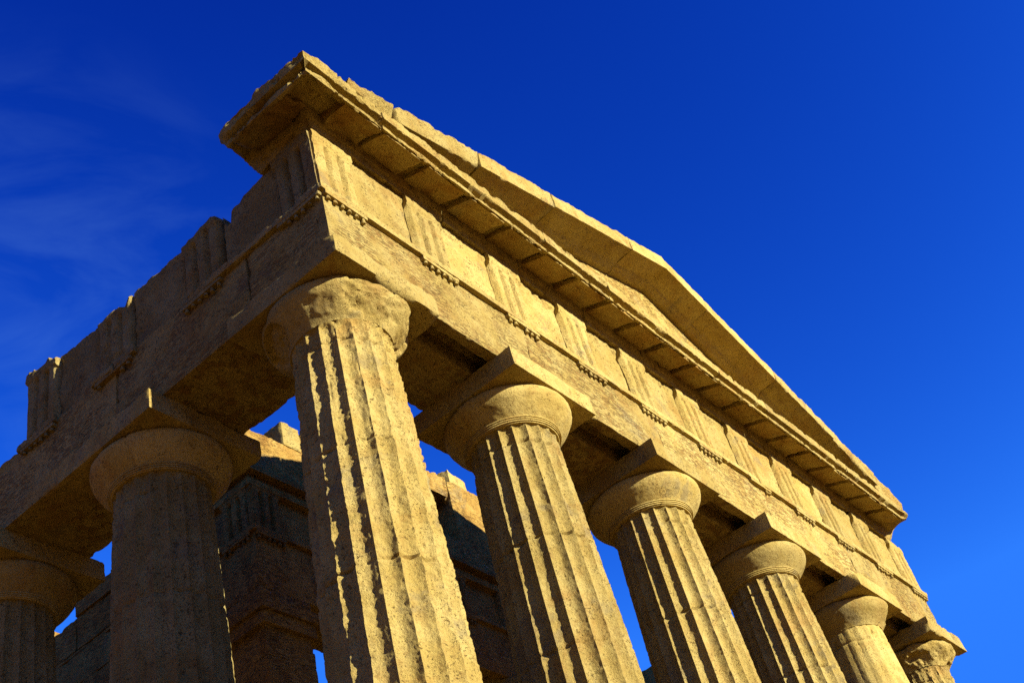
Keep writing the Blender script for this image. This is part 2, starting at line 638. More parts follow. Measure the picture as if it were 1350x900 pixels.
def make_echinus(seed, wear, chunks=(), seam=None, lumps=0.0, closed=False):
    V, F = lathe(resample(_e[1:] + (_e_low if closed else []), 0.022), 180)
    N = normals(V, F)
    if np.mean((N * V)[:, :2].sum(1)) < 0:
        F = F[:, ::-1]
        N = -N
    P = V.copy()
    d = 0.006 * fbm(P, 5, 4, seed) * (1 + 2 * wear) + 0.003 * fbm(P, 22, 3, seed + 1)
    d -= 0.16 * wear * np.clip(fbm(P, 1.9, 4, seed + 2, 0.55) - 0.12, 0, 0.6)
    d -= lumps * np.clip(fbm(P, 4.0, 4, seed + 6, 0.65) + 0.5, 0, 1.5)
    for (az, zc, wa, wz, dep) in chunks:
        a = np.arctan2(V[:, 1], V[:, 0])
        da = np.abs((a - az + np.pi) % (2 * np.pi) - np.pi)
        q = np.sqrt((da / wa) ** 2 + ((V[:, 2] - zc) / wz) ** 2) + 0.35 * fbm(P, 4, 3, seed + 4)
        m_ = sstep(1.0, 0.82, q)
        d -= m_ * (dep + 0.030 * fbm(P, 9, 4, seed + 8, 0.65))
    if seam is not None:
        a = np.arctan2(V[:, 1], V[:, 0])
        da = ((a - seam + np.pi) % (2 * np.pi) - np.pi)
        d -= 0.03 * np.exp(-(da / 0.018) ** 2)
        d -= 0.012 * sstep(0.0, 0.03, -da) * sstep(-1.8, -1.2, da)
    V = V + N * d[:, None]
    return V, F


def make_annulets(seed, wear):
    V, F = lathe(_ann, 160)
    V[:, :2] *= (1 + 0.004 * fbm(V, 6, 3, seed) - 0.03 * wear * np.clip(fbm(V, 2, 3, seed + 1), 0, 1))[:, None]
    N = normals(V, F)
    if np.mean((N * V)[:, :2].sum(1)) < 0:
        F = F[:, ::-1]
    return V, F


def make_abacus(seed, wear, res=0.035, gaps=()):
    V, F = box(-A, A, -A, A, -TA, 0.0, res)
    n = fbm(V, 2.3, 4, seed, 0.6)
    w = np.clip(0.01 + wear * (0.1 + 1.8 * n + 0.8 * fbm(V, 10, 3, seed + 9)), 0, 0.95)
    for (px, py, pz, rd) in gaps:
        w = np.maximum(w, 0.95 * sstep(rd, rd * 0.5, np.linalg.norm(V - np.array((px, py, pz)), axis=1)))
    V = smooth(V, F, w, 14)
    N = normals(V, F)
    V = V + N * (0.008 * fbm(V, 4, 4, seed + 1) + 0.004 * fbm(V, 18, 3, seed + 2) - 0.02 * wear * np.clip(fbm(V, 6, 3, seed + 3) - .1, 0, 1))[:, None]
    V[:, 2] = np.minimum(V[:, 2], -0.002)
    return V, F


def column(x, y, meshes, label=None, rot=0.0):
    c = obj('column', None, temple, (x, y, 0), label)
    c.rotation_euler.z = rot
    for nm in ('shaft', 'annulet', 'echinus', 'abacus'):
        if meshes.get(nm) is not None:
            obj(nm, meshes[nm], c)
    return c


def col_set(seed, wear, kind='fluted', mat=M_SHAFT, capmat=M_SMOOTH, chunks=(), cw=0.12, seam=None, aw=0.25, ann=True, lumps=0.0, gaps=(), top=-0.70, **k):
    d = {}
    V, F = make_shaft(seed, wear, kind, top=top, **k)
    d['shaft'] = mesh('shaft', V, F[:, ::-1] if False else F, mat)
    d['echinus'] = mesh('echinus', *make_echinus(seed + 30, cw, chunks, seam, lumps, not ann), capmat)
    d['annulet'] = mesh('annulet', *make_annulets(seed + 40, wear), capmat) if ann else None
    d['abacus'] = mesh('abacus', *make_abacus(seed + 50, aw, gaps=gaps), M_STONE if capmat is M_SMOOTH else capmat)
    return d


# az: -pi/2 faces the front, pi faces the flank
S1 = col_set(1, 0.85, capmat=M_STONE, chunks=((-1.75, -0.45, 0.55, 0.30, 0.045), (-0.75, -0.50, 0.32, 0.30, 0.05), (2.45, -0.55, 0.5, 0.16, 0.07)), cw=0.30, aw=0.32, ann=False, seg=16, res_z=0.022, gaps=((0.10, -A, -TA, 0.36),))
S2 = col_set(2, 0.48, seam=2.95, seg=16, res_z=0.022, aw=0.12)
S3 = col_set(3, 0.38, aw=0.05, cw=0.02)
S4 = col_set(4, 0.45, aw=0.08, cw=0.03, mat=M_SHAFT)
S5 = col_set(5, 0.15, kind='plain', mat=M_SMOOTH, chunks=((-0.95, -0.42, 0.40, 0.16, 0.07),), aw=0.12, ann=False, gaps=((-A, -A, 0, 0.15),))
S6 = col_set(6, 1.0, mat=M_ROUGH, capmat=M_ROUGH, cw=0.9, lumps=0.05, ann=False, aw=0.85)
S7 = col_set(7, 0.45, mat=M_GREY, cw=0.05, seam=-2.75, aw=0.25, res_z=0.03)
S8 = col_set(8, 0.35, mat=M_GREY, cw=0.05, aw=0.2, res_z=0.04, seg=12)

column(XC[0], 0, S1, 'corner column with scoured flutes and a battered capital')
column(XC[1], 0, S2, 'second front column from the near corner')
column(XC[2], 0, S3, 'third front column, with a crisp annulet ring and clean capital')
column(XC[3], 0, S4, 'fourth front column from the near corner')
column(XC[4], 0, S5, 'fifth front column, its shaft plain and faceted instead of fluted')
column(XC[5], 0, S6, 'far corner column with a crumbled rough capital')
column(0, YC[1], S7, 'shaded column on the flank next to the corner one')
column(0, YC[2], S8, 'shaded column at the left edge of the picture')
for k_ in (3, 4, 5):
    column(0, YC[k_], S8, rot=0.9 * k_)
for k_ in (1, 2, 3, 4, 5):
    column(XR, YC[k_], S8, rot=0.5 + k_)
column(XC[2], 5.12, S8, 'shaded inner column between the wall ends', rot=2.1)
column(XC[3], 5.12, S8, 'shaded inner column between the wall ends', rot=4.0)

# ---- architrave
def guttae_block(cx, face, axis, seed, zt, n=6, keep=None, wdt=TW):
    """regula with its hanging pegs. face: coordinate of the architrave face, axis 'x' runs along the front, 'y' along the flank"""
    rnd = random.Random(seed)
    parts = []
    b = box(cx - wdt / 2, cx + wdt / 2, face - 0.062, face + 0.02, zt - 0.062, zt - 0.003, 0.02)
    parts.append((weather(*b, wear=0.6, iters=5, amp=0.008, seed=seed, fine=0.003), b[1]))
    for k in range(n):
        if keep is not None and k not in keep:
            continue
        if rnd.random() < 0.06:
            continue
        px = cx - wdt / 2 + wdt * (k + 0.5) / n
        hh = 0.070 * rnd.uniform(0.55, 1.1)
        pr = resample([(0.019, 0), (0.029, -hh * 0.92), (0.025, -hh), (0.001, -hh)], 0.014)
        V, F = lathe(pr, 12)
        F = F[:, ::-1] if np.mean((normals(V, F) * V)[:, :2].sum(1)) < 0 else F
        V = V * np.array([rnd.uniform(0.9, 1.1), rnd.uniform(0.9, 1.1), 1]) + np.array([px, face - 0.030, zt - 0.061])
        V = V + 0.006 * np.stack([fbm(V, 22, 3, seed + q) for q in range(3)], 1)
        parts.append((V, F))
    V, F = join(*parts)
    if axis == 'y':
        V = V[:, [1, 0, 2]]
        F = F[:, ::-1]
    return V, F


ZT = HA - 0.10


def beam(x0, x1, seed, slot=True, res=0.035):
    ps = []
    xs = (x0 + 0.003, x1 - 0.003)
    if slot:
        for (a, b, z0) in ((-H, -0.485, 0.0), (-0.486, -0.209, 0.0), (-0.21, H, 0.0)):
            if a == -0.486:
                V, F = box(xs[0] + 0.004, xs[1] - 0.004, a, b, 0.30, HA - 0.004, 0.06)
                ps.append((V, F))
            else:
                V, F = box(xs[0], xs[1], a, b, z0, HA, res)
                ps.append((weather(V, F, wear=0.45, iters=7, amp=0.012, seed=seed, fine=0.004, stretch=(0.6, 0.6, 1.8)), F))
    else:
        V, F = box(xs[0], xs[1], -H, H, 0.0, HA, res)
        ps.append((weather(V, F, wear=0.45, iters=7, amp=0.012, seed=seed, fine=0.004, stretch=(0.6, 0.6, 1.8)), F))
    return join(*ps)


bx = [-H] + XC[1:5] + [XR + H]
for k in range(5):
    a_ = part('architrave', beam(bx[k], bx[k + 1], 60 + k), M_LAYER, temple)
    tb = box(bx[k] - (0.065 if k == 0 else 0) + 0.003, bx[k + 1] - 0.003 + (0.065 if k == 4 else 0), -H - 0.065, -H + 0.03, ZT, HA - 0.003, 0.022)
    part('taenia', (weather(*tb, wear=0.5, iters=6, amp=0.012, seed=90 + k, fine=0.005, freq=3.5), tb[1]), M_STONE, a_)
    for q, tx in enumerate(TRI):
        lo = -9 if k == 0 else bx[k]
        hi = 99 if k == 4 else bx[k + 1]
        if lo - 0.02 <= tx < hi - 0.02:
            keep = None
            if q == 6:
                keep = (4, 5)
            if q == 7:
                keep = (0, 2, 3, 4, 5)
            part('regula', guttae_block(tx, -H, 'x', 100 + q, ZT, keep=keep), M_STONE, a_)


def sw(VF):
    V, F = VF
    return V[:, [1, 0, 2]], F[:, ::-1]


by = [0.02] + YC[1:] + [YC[5] + 0.5]
for k in range(5):
    V, F = box(by[k] + (H + 0.004 if k == 0 else 0.003), by[k + 1] - 0.003, -H, H, 0.0, HA, 0.04)
    if k == 0:      # the outer ply runs on to the joint over the corner column
        V2, F2 = box(by[0] + 0.004, by[0] + H, -H, -H + 0.32, 0.0, HA, 0.04)
    V = weather(V, F, wear=0.5, iters=7, amp=0.018, seed=70 + k, fine=0.006, stretch=(0.6, 0.6, 1.8))
    a_ = part('architrave', sw((V, F)), M_LAYER, temple)
    # broken taenia
    for (u0, u1) in ({0: ((-H - 0.06, 1.66), (2.62, 3.03)), 1: ((3.05, 3.45), (4.2, 5.0)), 2: ((6.3, 9.2),)}.get(k, ())):
        tb = box(u0, u1, -H - 0.065, -H + 0.03, ZT, HA - 0.003, 0.025)
        part('taenia', sw((weather(*tb, wear=0.95, iters=7, amp=0.03, seed=190 + k + int(u0 * 9), fine=0.006, freq=4), tb[1])), M_GREY, a_)
    for q, ty in enumerate(FRI):
        if by[k] - 0.9 * (k == 0) <= ty < by[k + 1] - 0.01:
            keep = {2: (0, 1, 4, 5)}.get(q)
            part('regula', sw(guttae_block(ty, -H, 'x', 130 + q, ZT, keep=keep)), M_GREY, a_)
# the front corner block closes the core of the flank beam: thin joint over the column axis
tj = box(0.024, H + 0.0, -H, -H + 0.30, 0.0, HA, 0.035)
# right flank and inner beams: plain
for k in range(5):
    V, F = box(max(by[k], H + 0.01), by[k + 1] - 0.004, -H, H, 0.0, HA, 0.08)
    V, F = sw((V, F))
    V[:, 0] += XR
    part('architrave', (weather(V, F, wear=0.4, iters=3, amp=0.015, seed=80 + k), F), M_STONE, temple)
    V, F = box(max(by[k], H + 0.01), by[k + 1] - 0.004, -0.58, 0.5, HA + 0.004, ZF, 0.08)
    V, F = sw((V, F))
    V[:, 0] = XR - V[:, 0]
    part('frieze', (weather(V, F[:, ::-1], wear=0.5, iters=3, amp=0.02, seed=85 + k), F[:, ::-1]), M_STONE, temple)

# ---- frieze: triglyph plates and metopes
def tri_profile(u, w, cut=(1, 1)):
    """depth of the glyph cuts across a triglyph, u in 0..w"""
    d = np.zeros_like(u)
    gw = w * 0.165
    for c in (w * 1 / 3, w * 2 / 3):
        d += np.clip(1 - np.abs(u - c) / (gw / 2), 0, 1) * 0.088
    for c, on in ((0, cut[0]), (w, cut[1])):
        d += on * np.clip(1 - np.abs(u - c) / (gw / 2), 0, 1) * 0.075
    return d


def plate(u0, u1, z0, z1, front, back, depth_fn, res=0.016, seed=0, noise=0.004, fade=0.0, topfn=None):
    us = lin(u0, u1, res * 0.75)
    zs = lin(z0, z1, res * 1.5)
    U, Z = np.meshgrid(us, zs, indexing='ij')
    U = U.ravel()
    Z = Z.ravel()
    base = depth_fn(U - u0, Z)
    P = np.stack([U, np.zeros_like(U), Z], 1)
    n = fbm(P, 2.2, 3, seed + 4, 0.6)
    if fade:
        base = base * np.clip(1 - fade * (0.6 + 1.2 * n), 0.05, 1)
    base = base + noise * 1.5 * fbm(P, 5, 4, seed) + noise * 0.7 * fbm(P, 20, 3, seed + 1) + noise * 6 * np.clip(fbm(P, 4.5, 3, seed + 2) - 0.25, 0, 1) * (1 + fade)
    if topfn is not None:
        t = (Z - z0) / (z1 - z0)
        Z = z0 + t * (topfn(U) - z0)
    Vf = np.stack([U, front + base, Z], 1)
    Vb = np.stack([U, np.full_like(U, back), Z], 1)
    nu, nz = len(us), len(zs)
    i, j = np.meshgrid(np.arange(nu - 1), np.arange(nz - 1), indexing='ij')
    i = i.ravel()
    j = j.ravel()
    F = np.stack([i * nz + j, (i + 1) * nz + j, (i + 1) * nz + j + 1, i * nz + j + 1], 1)
    o = nu * nz
    Fb = F[:, ::-1] + o
    rim = [k * nz for k in range(nu)] + [(nu - 1) * nz + k for k in range(1, nz)] + [k * nz + nz - 1 for k in range(nu - 2, -1, -1)] + [k for k in range(nz - 2, 0, -1)]
    rim = np.array(rim)
    nx = np.roll(rim, -1)
    Fs = np.stack([rim, rim + o, nx + o, nx], 1)
    return np.concatenate([Vf, Vb]), np.concatenate([F, Fb, Fs])


def tri_depth(w, ztop, crown=0.15, gtop=0.20, cut=(1, 1)):
    def fn(u, z):
        d = tri_profile(u, w, cut) * sstep(ztop - gtop + 0.002, ztop - gtop - 0.03, z)
        d -= 0.018 * sstep(ztop - crown - 0.006, ztop - crown + 0.006, z)
        return d
    return fn


def met_depth(ztop, rail=0.10):
    def fn(u, z):
        return -0.022 * sstep(ztop - rail - 0.006, ztop - rail + 0.006, z)
    return fn


fr = box(-H + 0.10, XR + H - 0.10, -H + 0.105, H, HA + 0.004, ZF - 0.004, 0.12)
frieze = part('frieze', (weather(*fr, wear=0.2, iters=1, amp=0.01), fr[1]), M_STONE, temple)
FADE = {0: 0.25, 1: 0.35, 2: 0.1, 3: 0.15, 4: 0.25, 5: 0.05, 6: 0.35, 7: 0.05, 8: 0.1, 9: 0.1, 10: 0.3}
for q, tx in enumerate(TRI):
    V, F = plate(tx - TW / 2, tx + TW / 2, HA + 0.002, ZF, -H - 0.018, -H + 0.11, tri_depth(TW, ZF, cut=(q > 0, q < 10)), seed=200 + q, noise=0.005, fade=FADE[q])
    if q in (0, 10):
        E_ = V.copy()
        V = smooth(V, F, np.clip(0.9 * fbm(E_, 5, 4, q, 0.65), 0, 0.8), 4)
    part('triglyph', (V, F), M_STONE, frieze)
    if q < 10:
        u0, u1 = tx + TW / 2 + 0.012, TRI[q + 1] - TW / 2 - 0.012
        V, F = plate(u0, u1, HA + 0.002, ZF - 0.03, -H + 0.052, -H + 0.11, met_depth(ZF - 0.03), seed=240 + q, noise=0.010, res=0.025)
        part('metope', (V, F), M_STONE, frieze)

# left flank frieze, broken along its top and ending in mid air
tops_y = np.array([-0.7, 0.2, 0.33, 0.68, 0.84, 0.86, 0.95, 0.97, 1.13, 1.40, 1.58, 2.04, 2.65, 2.72, 2.80, 2.88, 3.06, 3.27, 3.66, 4.23, 4.38, 4.85, 5.0])
tops_z = np.array([2.18, 2.18, 2.15, 2.09, 2.05, 1.86, 1.86, 2.05, 2.22, 2.17, 2.10, 2.13, 2.14, 2.10, 2.00, 2.03, 2.13, 2.09, 2.12, 2.17, 2.23, 2.29, 2.30])


def ftop(y):
    y = np.asarray(y)
    P = np.stack([y, y * 0, y * 0], 1)
    return np.interp(y, tops_y, tops_z) + 0.03 * fbm(P, 5, 3, 3) * (y > 0.3)


def flank_block(y0, y1, x_face, seed, res=0.03, wear=0.6, mat=M_GREY, parent=None, name='metope'):
    V, F = box(y0, y1, x_face, H - 0.1, HA + 0.003, 2.1, res)
    t = (V[:, 2] - HA - 0.003) / (2.1 - HA - 0.003)
    V[:, 2] = HA + 0.003 + t * (ftop(V[:, 0]) - HA - 0.003)
    V = weather(V, F, wear=wear, iters=6, amp=0.020, seed=seed, fine=0.006)
    return part(name, sw((V, F)), mat, parent)


ff = part('frieze', sw(box(H + 0.02, 4.75, -H + 0.30, H - 0.14, HA + 0.005, 1.86, 0.15)), M_GREY, temple, 'broken flank frieze that ends in mid air')
segs = [(0.03, 1.00 - 0.10), (1.012, 1.66), (1.67, FRI[2] - TW / 2 - 0.01), (FRI[2] - TW / 2, FRI[2] + TW / 2), (FRI[2] + TW / 2 + 0.01, FRI[3] - TW / 2 - 0.01)]
F1 = FRI[1]
flank_block(0.03, F1 - TW / 2 - 0.05, -H + 0.045, 301, parent=ff)
flank_block(F1 + TW / 2 + 0.01, FRI[2] - TW / 2 - 0.01, -H + 0.045, 302, wear=0.7, parent=ff)
flank_block(FRI[2] + TW / 2 + 0.01, FRI[3] - TW / 2 - 0.01, -H + 0.045, 303, wear=0.7, parent=ff)


def flank_tri(yc, seed, fade, top=None, y0=None, y1=None, wear=0.0, amp=0.006, cut=(1, 1), back=0.3):
    a = yc - TW / 2 if y0 is None else y0
    b = yc + TW / 2 if y1 is None else y1
    V, F = plate(a, b, HA + 0.002, ZF, -H - 0.018, back, tri_depth(b - a, ZF, gtop=0.17, cut=cut), seed=seed, noise=amp, fade=fade, topfn=top)
    if wear:
        V = smooth(V, F, np.clip(0.5 * wear + 0.5 * fbm(V, 5, 3, seed), 0, 0.9), 8)
    part('triglyph', sw((V, F)), M_GREY, ff)


flank_tri(FRI[0], 321, 0.1, y0=-H + 0.02, y1=0.026, cut=(0, 1), back=-H + 0.10)
flank_tri(FRI[1], 322, 0.1, top=ftop, wear=0.7, amp=0.012)
flank_tri(FRI[2], 323, 0.45, top=ftop, wear=0.6, amp=0.014)
flank_tri(FRI[3], 324, 0.1, top=ftop, wear=0.2, amp=0.008)

# ---- horizontal cornice
ZL, ZTOP, YF = 2.265, 2.61, -1.17


def cor_bottom(d):
    """underside height by distance d beyond the frieze"""
    return np.interp(d, [-9, 0.0, 0.012, 0.03, 0.05, 0.44, 0.455, 0.60], [2.189, 2.189, 2.30, 2.31, 2.50, 2.405, ZL + 0.01, ZL])


def face_inset(z):
    """how far the front face is set in, by height: lip, groove, upper band"""
    return np.interp(z, [ZL - .2, ZL + 0.085, ZL + 0.090, ZL + 0.152, ZL + 0.158, 3.0], [0.0, 0.0, 0.11, 0.11, -0.05, -0.05])


def cornice_block(x0, x1, seed, wear=0.6, left=False, y_back=0.35, fall=None):
    xs = lin(x0, x1, 0.035)
    ys = np.unique(np.concatenate([lin(YF, -0.60, 0.028), lin(-0.60, y_back, 0.12), [-0.66, -0.672, -0.69, -0.71]]))
    if left:
        xs = np.unique(np.concatenate([lin(YF, -0.60, 0.028), lin(-0.60, x1, 0.04), [-0.66, -0.672, -0.69, -0.71]]))
        ys = np.unique(np.concatenate([lin(YF, -0.60, 0.028), lin(-0.60, y_back, 0.04), [-0.66, -0.672, -0.69, -0.71]]))
    zs = np.concatenate([np.linspace(0, 0.22, 5), [0.27, 0.325, 0.38, 0.42, 0.47], np.linspace(0.50, 1, 7)])
    V, F = box_arrays(xs, ys, zs)
    t = V[:, 2].copy()
    d = -V[:, 1] - 0.66
    if left:
        d = np.maximum(d, -V[:, 0] - 0.66)
    zb = cor_bottom(d)
    n = fbm(np.stack([V[:, 0], V[:, 1], 0 * t], 1), 1.6, 4, seed + 2)
    # faces: keep the lip layers level along the front
    V[:, 2] = np.where(t <= 0, zb, np.maximum(zb, ZL + (ZTOP - ZL) * t)) + 0.05 * n * sstep(0.5, 1.0, t)
    ins = face_inset(V[:, 2])
    fr_ = V[:, 1] <= YF + 1e-6
    V[fr_, 1] += ins[fr_]
    if left:
        lf = V[:, 0] <= YF + 1e-6
        V[lf, 0] += ins[lf]
    P = V.copy()
    nn = fbm(P, 3.0, 4, seed, 0.62)
    w = np.clip(0.01 + wear * (1.35 * nn - 0.06), 0, 0.9)
    calm = np.exp(-((V[:, 2] - ZL - 0.12) / 0.06) ** 2) * (np.minimum(V[:, 0], V[:, 1]) < YF + 0.14 if left else V[:, 1] < YF + 0.14)
    w = w * (1 - calm * (0.92 - 0.8 * sstep(0.25, 0.5, nn)))
    if fall is not None:
        w = np.maximum(w, fall(P))
    V = smooth(V, F, w, 6)
    N = normals(V, F)
    lipm = sstep(ZL + 0.075, ZL + 0.03, V[:, 2]) * sstep(YF + 0.12, YF + 0.02, V[:, 1])
    V = V - N * (lipm * 0.05 * np.clip(fbm(V, 6, 5, seed + 40, 0.7) + 0.15, 0, 1))[:, None]
    rg = 3.0 if left else 1.0 + wear * 0.6
    if left:
        V = V + N * (0.05 * fbm(V, 1.7, 3, seed + 31))[:, None]
    calm = np.exp(-((V[:, 2] - ZL - 0.12) / 0.055) ** 2) * sstep(YF + 0.16, YF + 0.13, V[:, 1] if not left else np.minimum(V[:, 0], V[:, 1]))
    N = N * (1 - 0.75 * calm)[:, None]
    V = V + N * (0.014 * rg * fbm(V, 4, 5, seed + 4, 0.6) + 0.010 * fbm(V, 17, 3, seed + 5) - 0.06 * rg * np.clip(fbm(V, 4.2, 4, seed + 6, 0.6) - 0.15, 0, 1))[:, None]
    return V, F


def mutule(cx, seed, wdt=0.66, y0=-1.13, y1=-0.70, wear=0.4):
    xs, ys = lin(cx - wdt / 2, cx + wdt / 2, 0.03), lin(y0, y1, 0.03)
    V2, F2 = box_arrays(xs, ys, np.array([0, 0.5, 1.0]))
    t = V2[:, 2]
    zb = np.interp(V2[:, 1], [y0, y1], [ZL + 0.004, 2.425])
    zt = np.interp(V2[:, 1], [y0, y0 + 0.10, y1], [ZL + 0.06, 2.40, 2.52])
    V2[:, 2] = zb + t * (zt - zb)
    V2 = weather(V2, F2, wear=wear, iters=4, amp=0.024, seed=seed, fine=0.008, freq=3)
    return V2, F2


mut_x = []
for i_ in range(10):
    mut_x += [TRI[i_], (TRI[i_] + TRI[i_ + 1]) / 2]
mut_x.append(TRI[10])
edges = [(mut_x[i_] + mut_x[i_ + 1]) / 2 for i_ in range(20)]
# corner block with its broken return along the flank
def fall_left(P):
    return sstep(0.05, 0.38, P[:, 1]) * 0.7


V, F = cornice_block(YF, edges[0] + 0.0, 401, wear=0.5, left=True, y_back=0.40, fall=None)
e_ = (V[:, 1] + 0.25 * (V[:, 0] + 0.66))
shear = sstep(-0.2, 0.42, V[:, 1])
lim = 0.40 - 0.10 * np.clip((-0.66 - V[:, 0]) * -1, -1, 1)
V[:, 1] -= shear * np.clip(2.62 - V[:, 2], 0, 0.5) * 0.30        # broken face slopes in under the top
V[:, 1] += shear * (0.10 * fbm(V, 2.2, 3, 77))
V[:, 2] -= shear * 0.05
V = smooth(V, F, 0.9 * sstep(0.12, 0.36, V[:, 1]), 12)
V = V + normals(V, F) * (sstep(0.0, 0.3, V[:, 1]) * 0.05 * fbm(V, 6, 4, 55, 0.65))[:, None]
cb = part('cornice', (V, F), M_ROUGH, temple, 'corner cornice block with a broken return on the flank')
mV, mF = mutule(TRI[0] + 0.12, 402, wdt=0.62, wear=0.8)
mV = mV + 0.03 * np.stack([fbm(mV, 4, 4, 11 + q) for q in range(3)], 1)
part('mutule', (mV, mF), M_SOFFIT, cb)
mV, mF = mutule(-0.30, 403, wdt=0.9, wear=0.9)
mV = mV + 0.06 * np.stack([fbm(mV, 3, 4, 21 + q) for q in range(3)], 1)
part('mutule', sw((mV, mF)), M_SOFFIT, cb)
k = 0
i_ = 0
while i_ < 20:
    a = edges[i_] + 0.003
    j_ = min(i_ + 2, 19)
    b = edges[j_] - 0.003
    if j_ == 19 or j_ <= i_:
        break
    part_ = part('cornice', cornice_block(a, b, 410 + k, wear=0.75 if k in (0, 1, 2) else 0.6), M_ROUGH if k < 3 else M_STONE, temple)
    for q in range(i_ + 1, j_ + 1):
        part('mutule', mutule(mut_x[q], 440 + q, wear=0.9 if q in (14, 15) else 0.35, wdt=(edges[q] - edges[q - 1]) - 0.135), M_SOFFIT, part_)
    i_ = j_
    k += 1
a = edges[i_] + 0.003


def fall_right(P):
    return sstep(15.3, 15.8, P[:, 0]) * 0.9


V, F = cornice_block(a, 15.85, 433, wear=0.9)
sh = sstep(15.2, 15.86, V[:, 0])
V[:, 0] += sh * (0.10 * fbm(V, 3, 3, 8) - 0.30 * np.clip(2.5 - V[:, 2], 0, 0.4))
V[:, 2] += sstep(15.1, 15.8, V[:, 0]) * sstep(-0.7, -0.95, V[:, 1]) * 0.20 * np.clip((ZTOP - V[:, 2]) / (ZTOP - ZL), 0, 1)
V = smooth(V, F, 0.9 * sstep(15.45, 15.8, V[:, 0]), 14)
last = part('cornice', (V, F), M_ROUGH, temple, 'broken cornice end at the far corner')
for q in range(i_ + 1, 20):
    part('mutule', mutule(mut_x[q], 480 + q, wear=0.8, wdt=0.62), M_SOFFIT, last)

# ---- tympanum and raking cornice
SL = 0.28
ZA = 5.00           # crown height at the apex, front edge


def rz(x):
    return ZA - SL * np.abs(x - XM)


xs = np.unique(np.concatenate([lin(-0.2, 15.6, 0.06), [XM]]))
V, F = box_arrays(xs, lin(-0.655, -0.25, 0.15), np.linspace(0, 1, 40))
topz = rz(V[:, 0]) - 0.40
V[:, 2] = 2.60 + V[:, 2] * np.maximum(topz - 2.60, 0.02)
V = V + np.array([0, 1, 0]) * (0.010 * fbm(V, 3, 4, 500) + 0.006 * fbm(V, 12, 3, 501))[:, None]
part('tympanum', (V, F), M_LAYER, temple)


def rake_block(x0, x1, seed, wear=0.4, undercut=0.0, h0=0.31, crumble=0.0):
    xs = lin(x0 + 0.003, x1 - 0.003, 0.035)
    if x0 < XM < x1:
        xs = np.unique(np.append(xs, XM))
    ys = np.unique(np.concatenate([lin(-1.25, -0.84, 0.03), lin(-0.84, -0.60, 0.03), lin(-0.60, 0.1, 0.1)]))
    V, F = box_arrays(xs, ys, np.linspace(0, 1, 10))
    t = V[:, 2].copy()
    bot = np.interp(V[:, 1], [-1.25, -1.21, -0.865, -0.855, -0.785, -0.775, 0.2], [-h0, -h0 + 0.01, -0.335, -0.365, -0.37, -0.40, -0.40])
    n = fbm(np.stack([V[:, 0], V[:, 1], 0 * t], 1), 1.5, 4, seed)
    topo = 0.02 * n - 0.05 * crumble * np.clip(n + 0.3, 0, 1)
    V[:, 2] = rz(V[:, 0]) + bot + (topo - bot) * t
    V[:, 1] += undercut * (1 - t) * sstep(-0.9, -1.25, V[:, 1])
    nn = fbm(V, 2.6, 4, seed + 1, 0.62)
    w = np.clip(0.03 + wear * (0.2 + 1.6 * nn), 0, 0.9)
    V = smooth(V, F, w, 7)
    N = normals(V, F)
    V = V + N * (0.010 * fbm(V, 4, 4, seed + 4) + 0.006 * fbm(V, 16, 3, seed + 5) - 0.05 * wear * np.clip(fbm(V, 4, 3, seed + 6) - 0.15, 0, 1))[:, None]
    return V, F


rk = [(-0.47, 0.42, 0.9, 0.22), (0.42, 2.2, 0.75, 0.05), (2.2, 4.1, 0.6, 0.02), (4.1, 6.5, 0.45, 0), (6.5, 8.9, 0.10, 0), (8.9, 11.0, 0.3, 0), (11.0, 12.9, 0.55, 0), (12.9, 14.5, 0.8, 0.03), (14.5, 15.6, 0.95, 0.1)]
for k, (a, b, wr, uc) in enumerate(rk):
    part('raking_cornice', rake_block(a, b, 520 + k * 3, wr, uc, crumble=0.6 if k in (0, 1, 7, 8) else 0.1), M_ROUGH if k in (0, 1, 7, 8) else (M_STONE if k < 4 or k > 5 else M_SMOOTH), temple)

# ------------------------------------------------------------------ cella (inner building)
CX0, CX1, CY = 3.0, 12.44, 4.62
cw = []
# side walls with coursing: separate courses so that the joints are real
def wall_courses(x0, x1, y0, y1, z0, z1, seed, ch=0.50, res=0.10, wear=0.35, mat=M_STONE, name='cella_wall', label=None, amp=0.015, blk=None, topcut=None):
    ps = []
    z = z0
    rnd = random.Random(seed)
    k = 0
    while z < z1 - 0.05:
        zz = min(z + ch, z1)
        V, F = box(x0, x1, y0, y1, z + 0.003, zz - 0.003, res)
        ps.append((weather(V, F, wear=wear, iters=3, amp=amp, seed=seed + k), F))
        z = zz
        k += 1
    return part(name, join(*ps), mat, temple, label)


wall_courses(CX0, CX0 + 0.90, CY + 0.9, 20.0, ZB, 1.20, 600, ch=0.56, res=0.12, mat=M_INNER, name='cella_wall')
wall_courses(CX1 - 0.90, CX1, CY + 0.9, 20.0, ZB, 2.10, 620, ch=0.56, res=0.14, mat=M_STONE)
wall_courses(CX0 + 0.91, CX1 - 0.91, 9.0, 9.9, 0.2, 1.9, 640, ch=0.5, res=0.12)       # wall with the door, upper part
wall_courses(CX0 + 0.91, 6.2, 9.0, 9.9, ZB, 0.2, 650, ch=0.5, res=0.15)
wall_courses(9.2, CX1 - 0.91, 9.0, 9.9, ZB, 0.2, 660, ch=0.5, res=0.15)
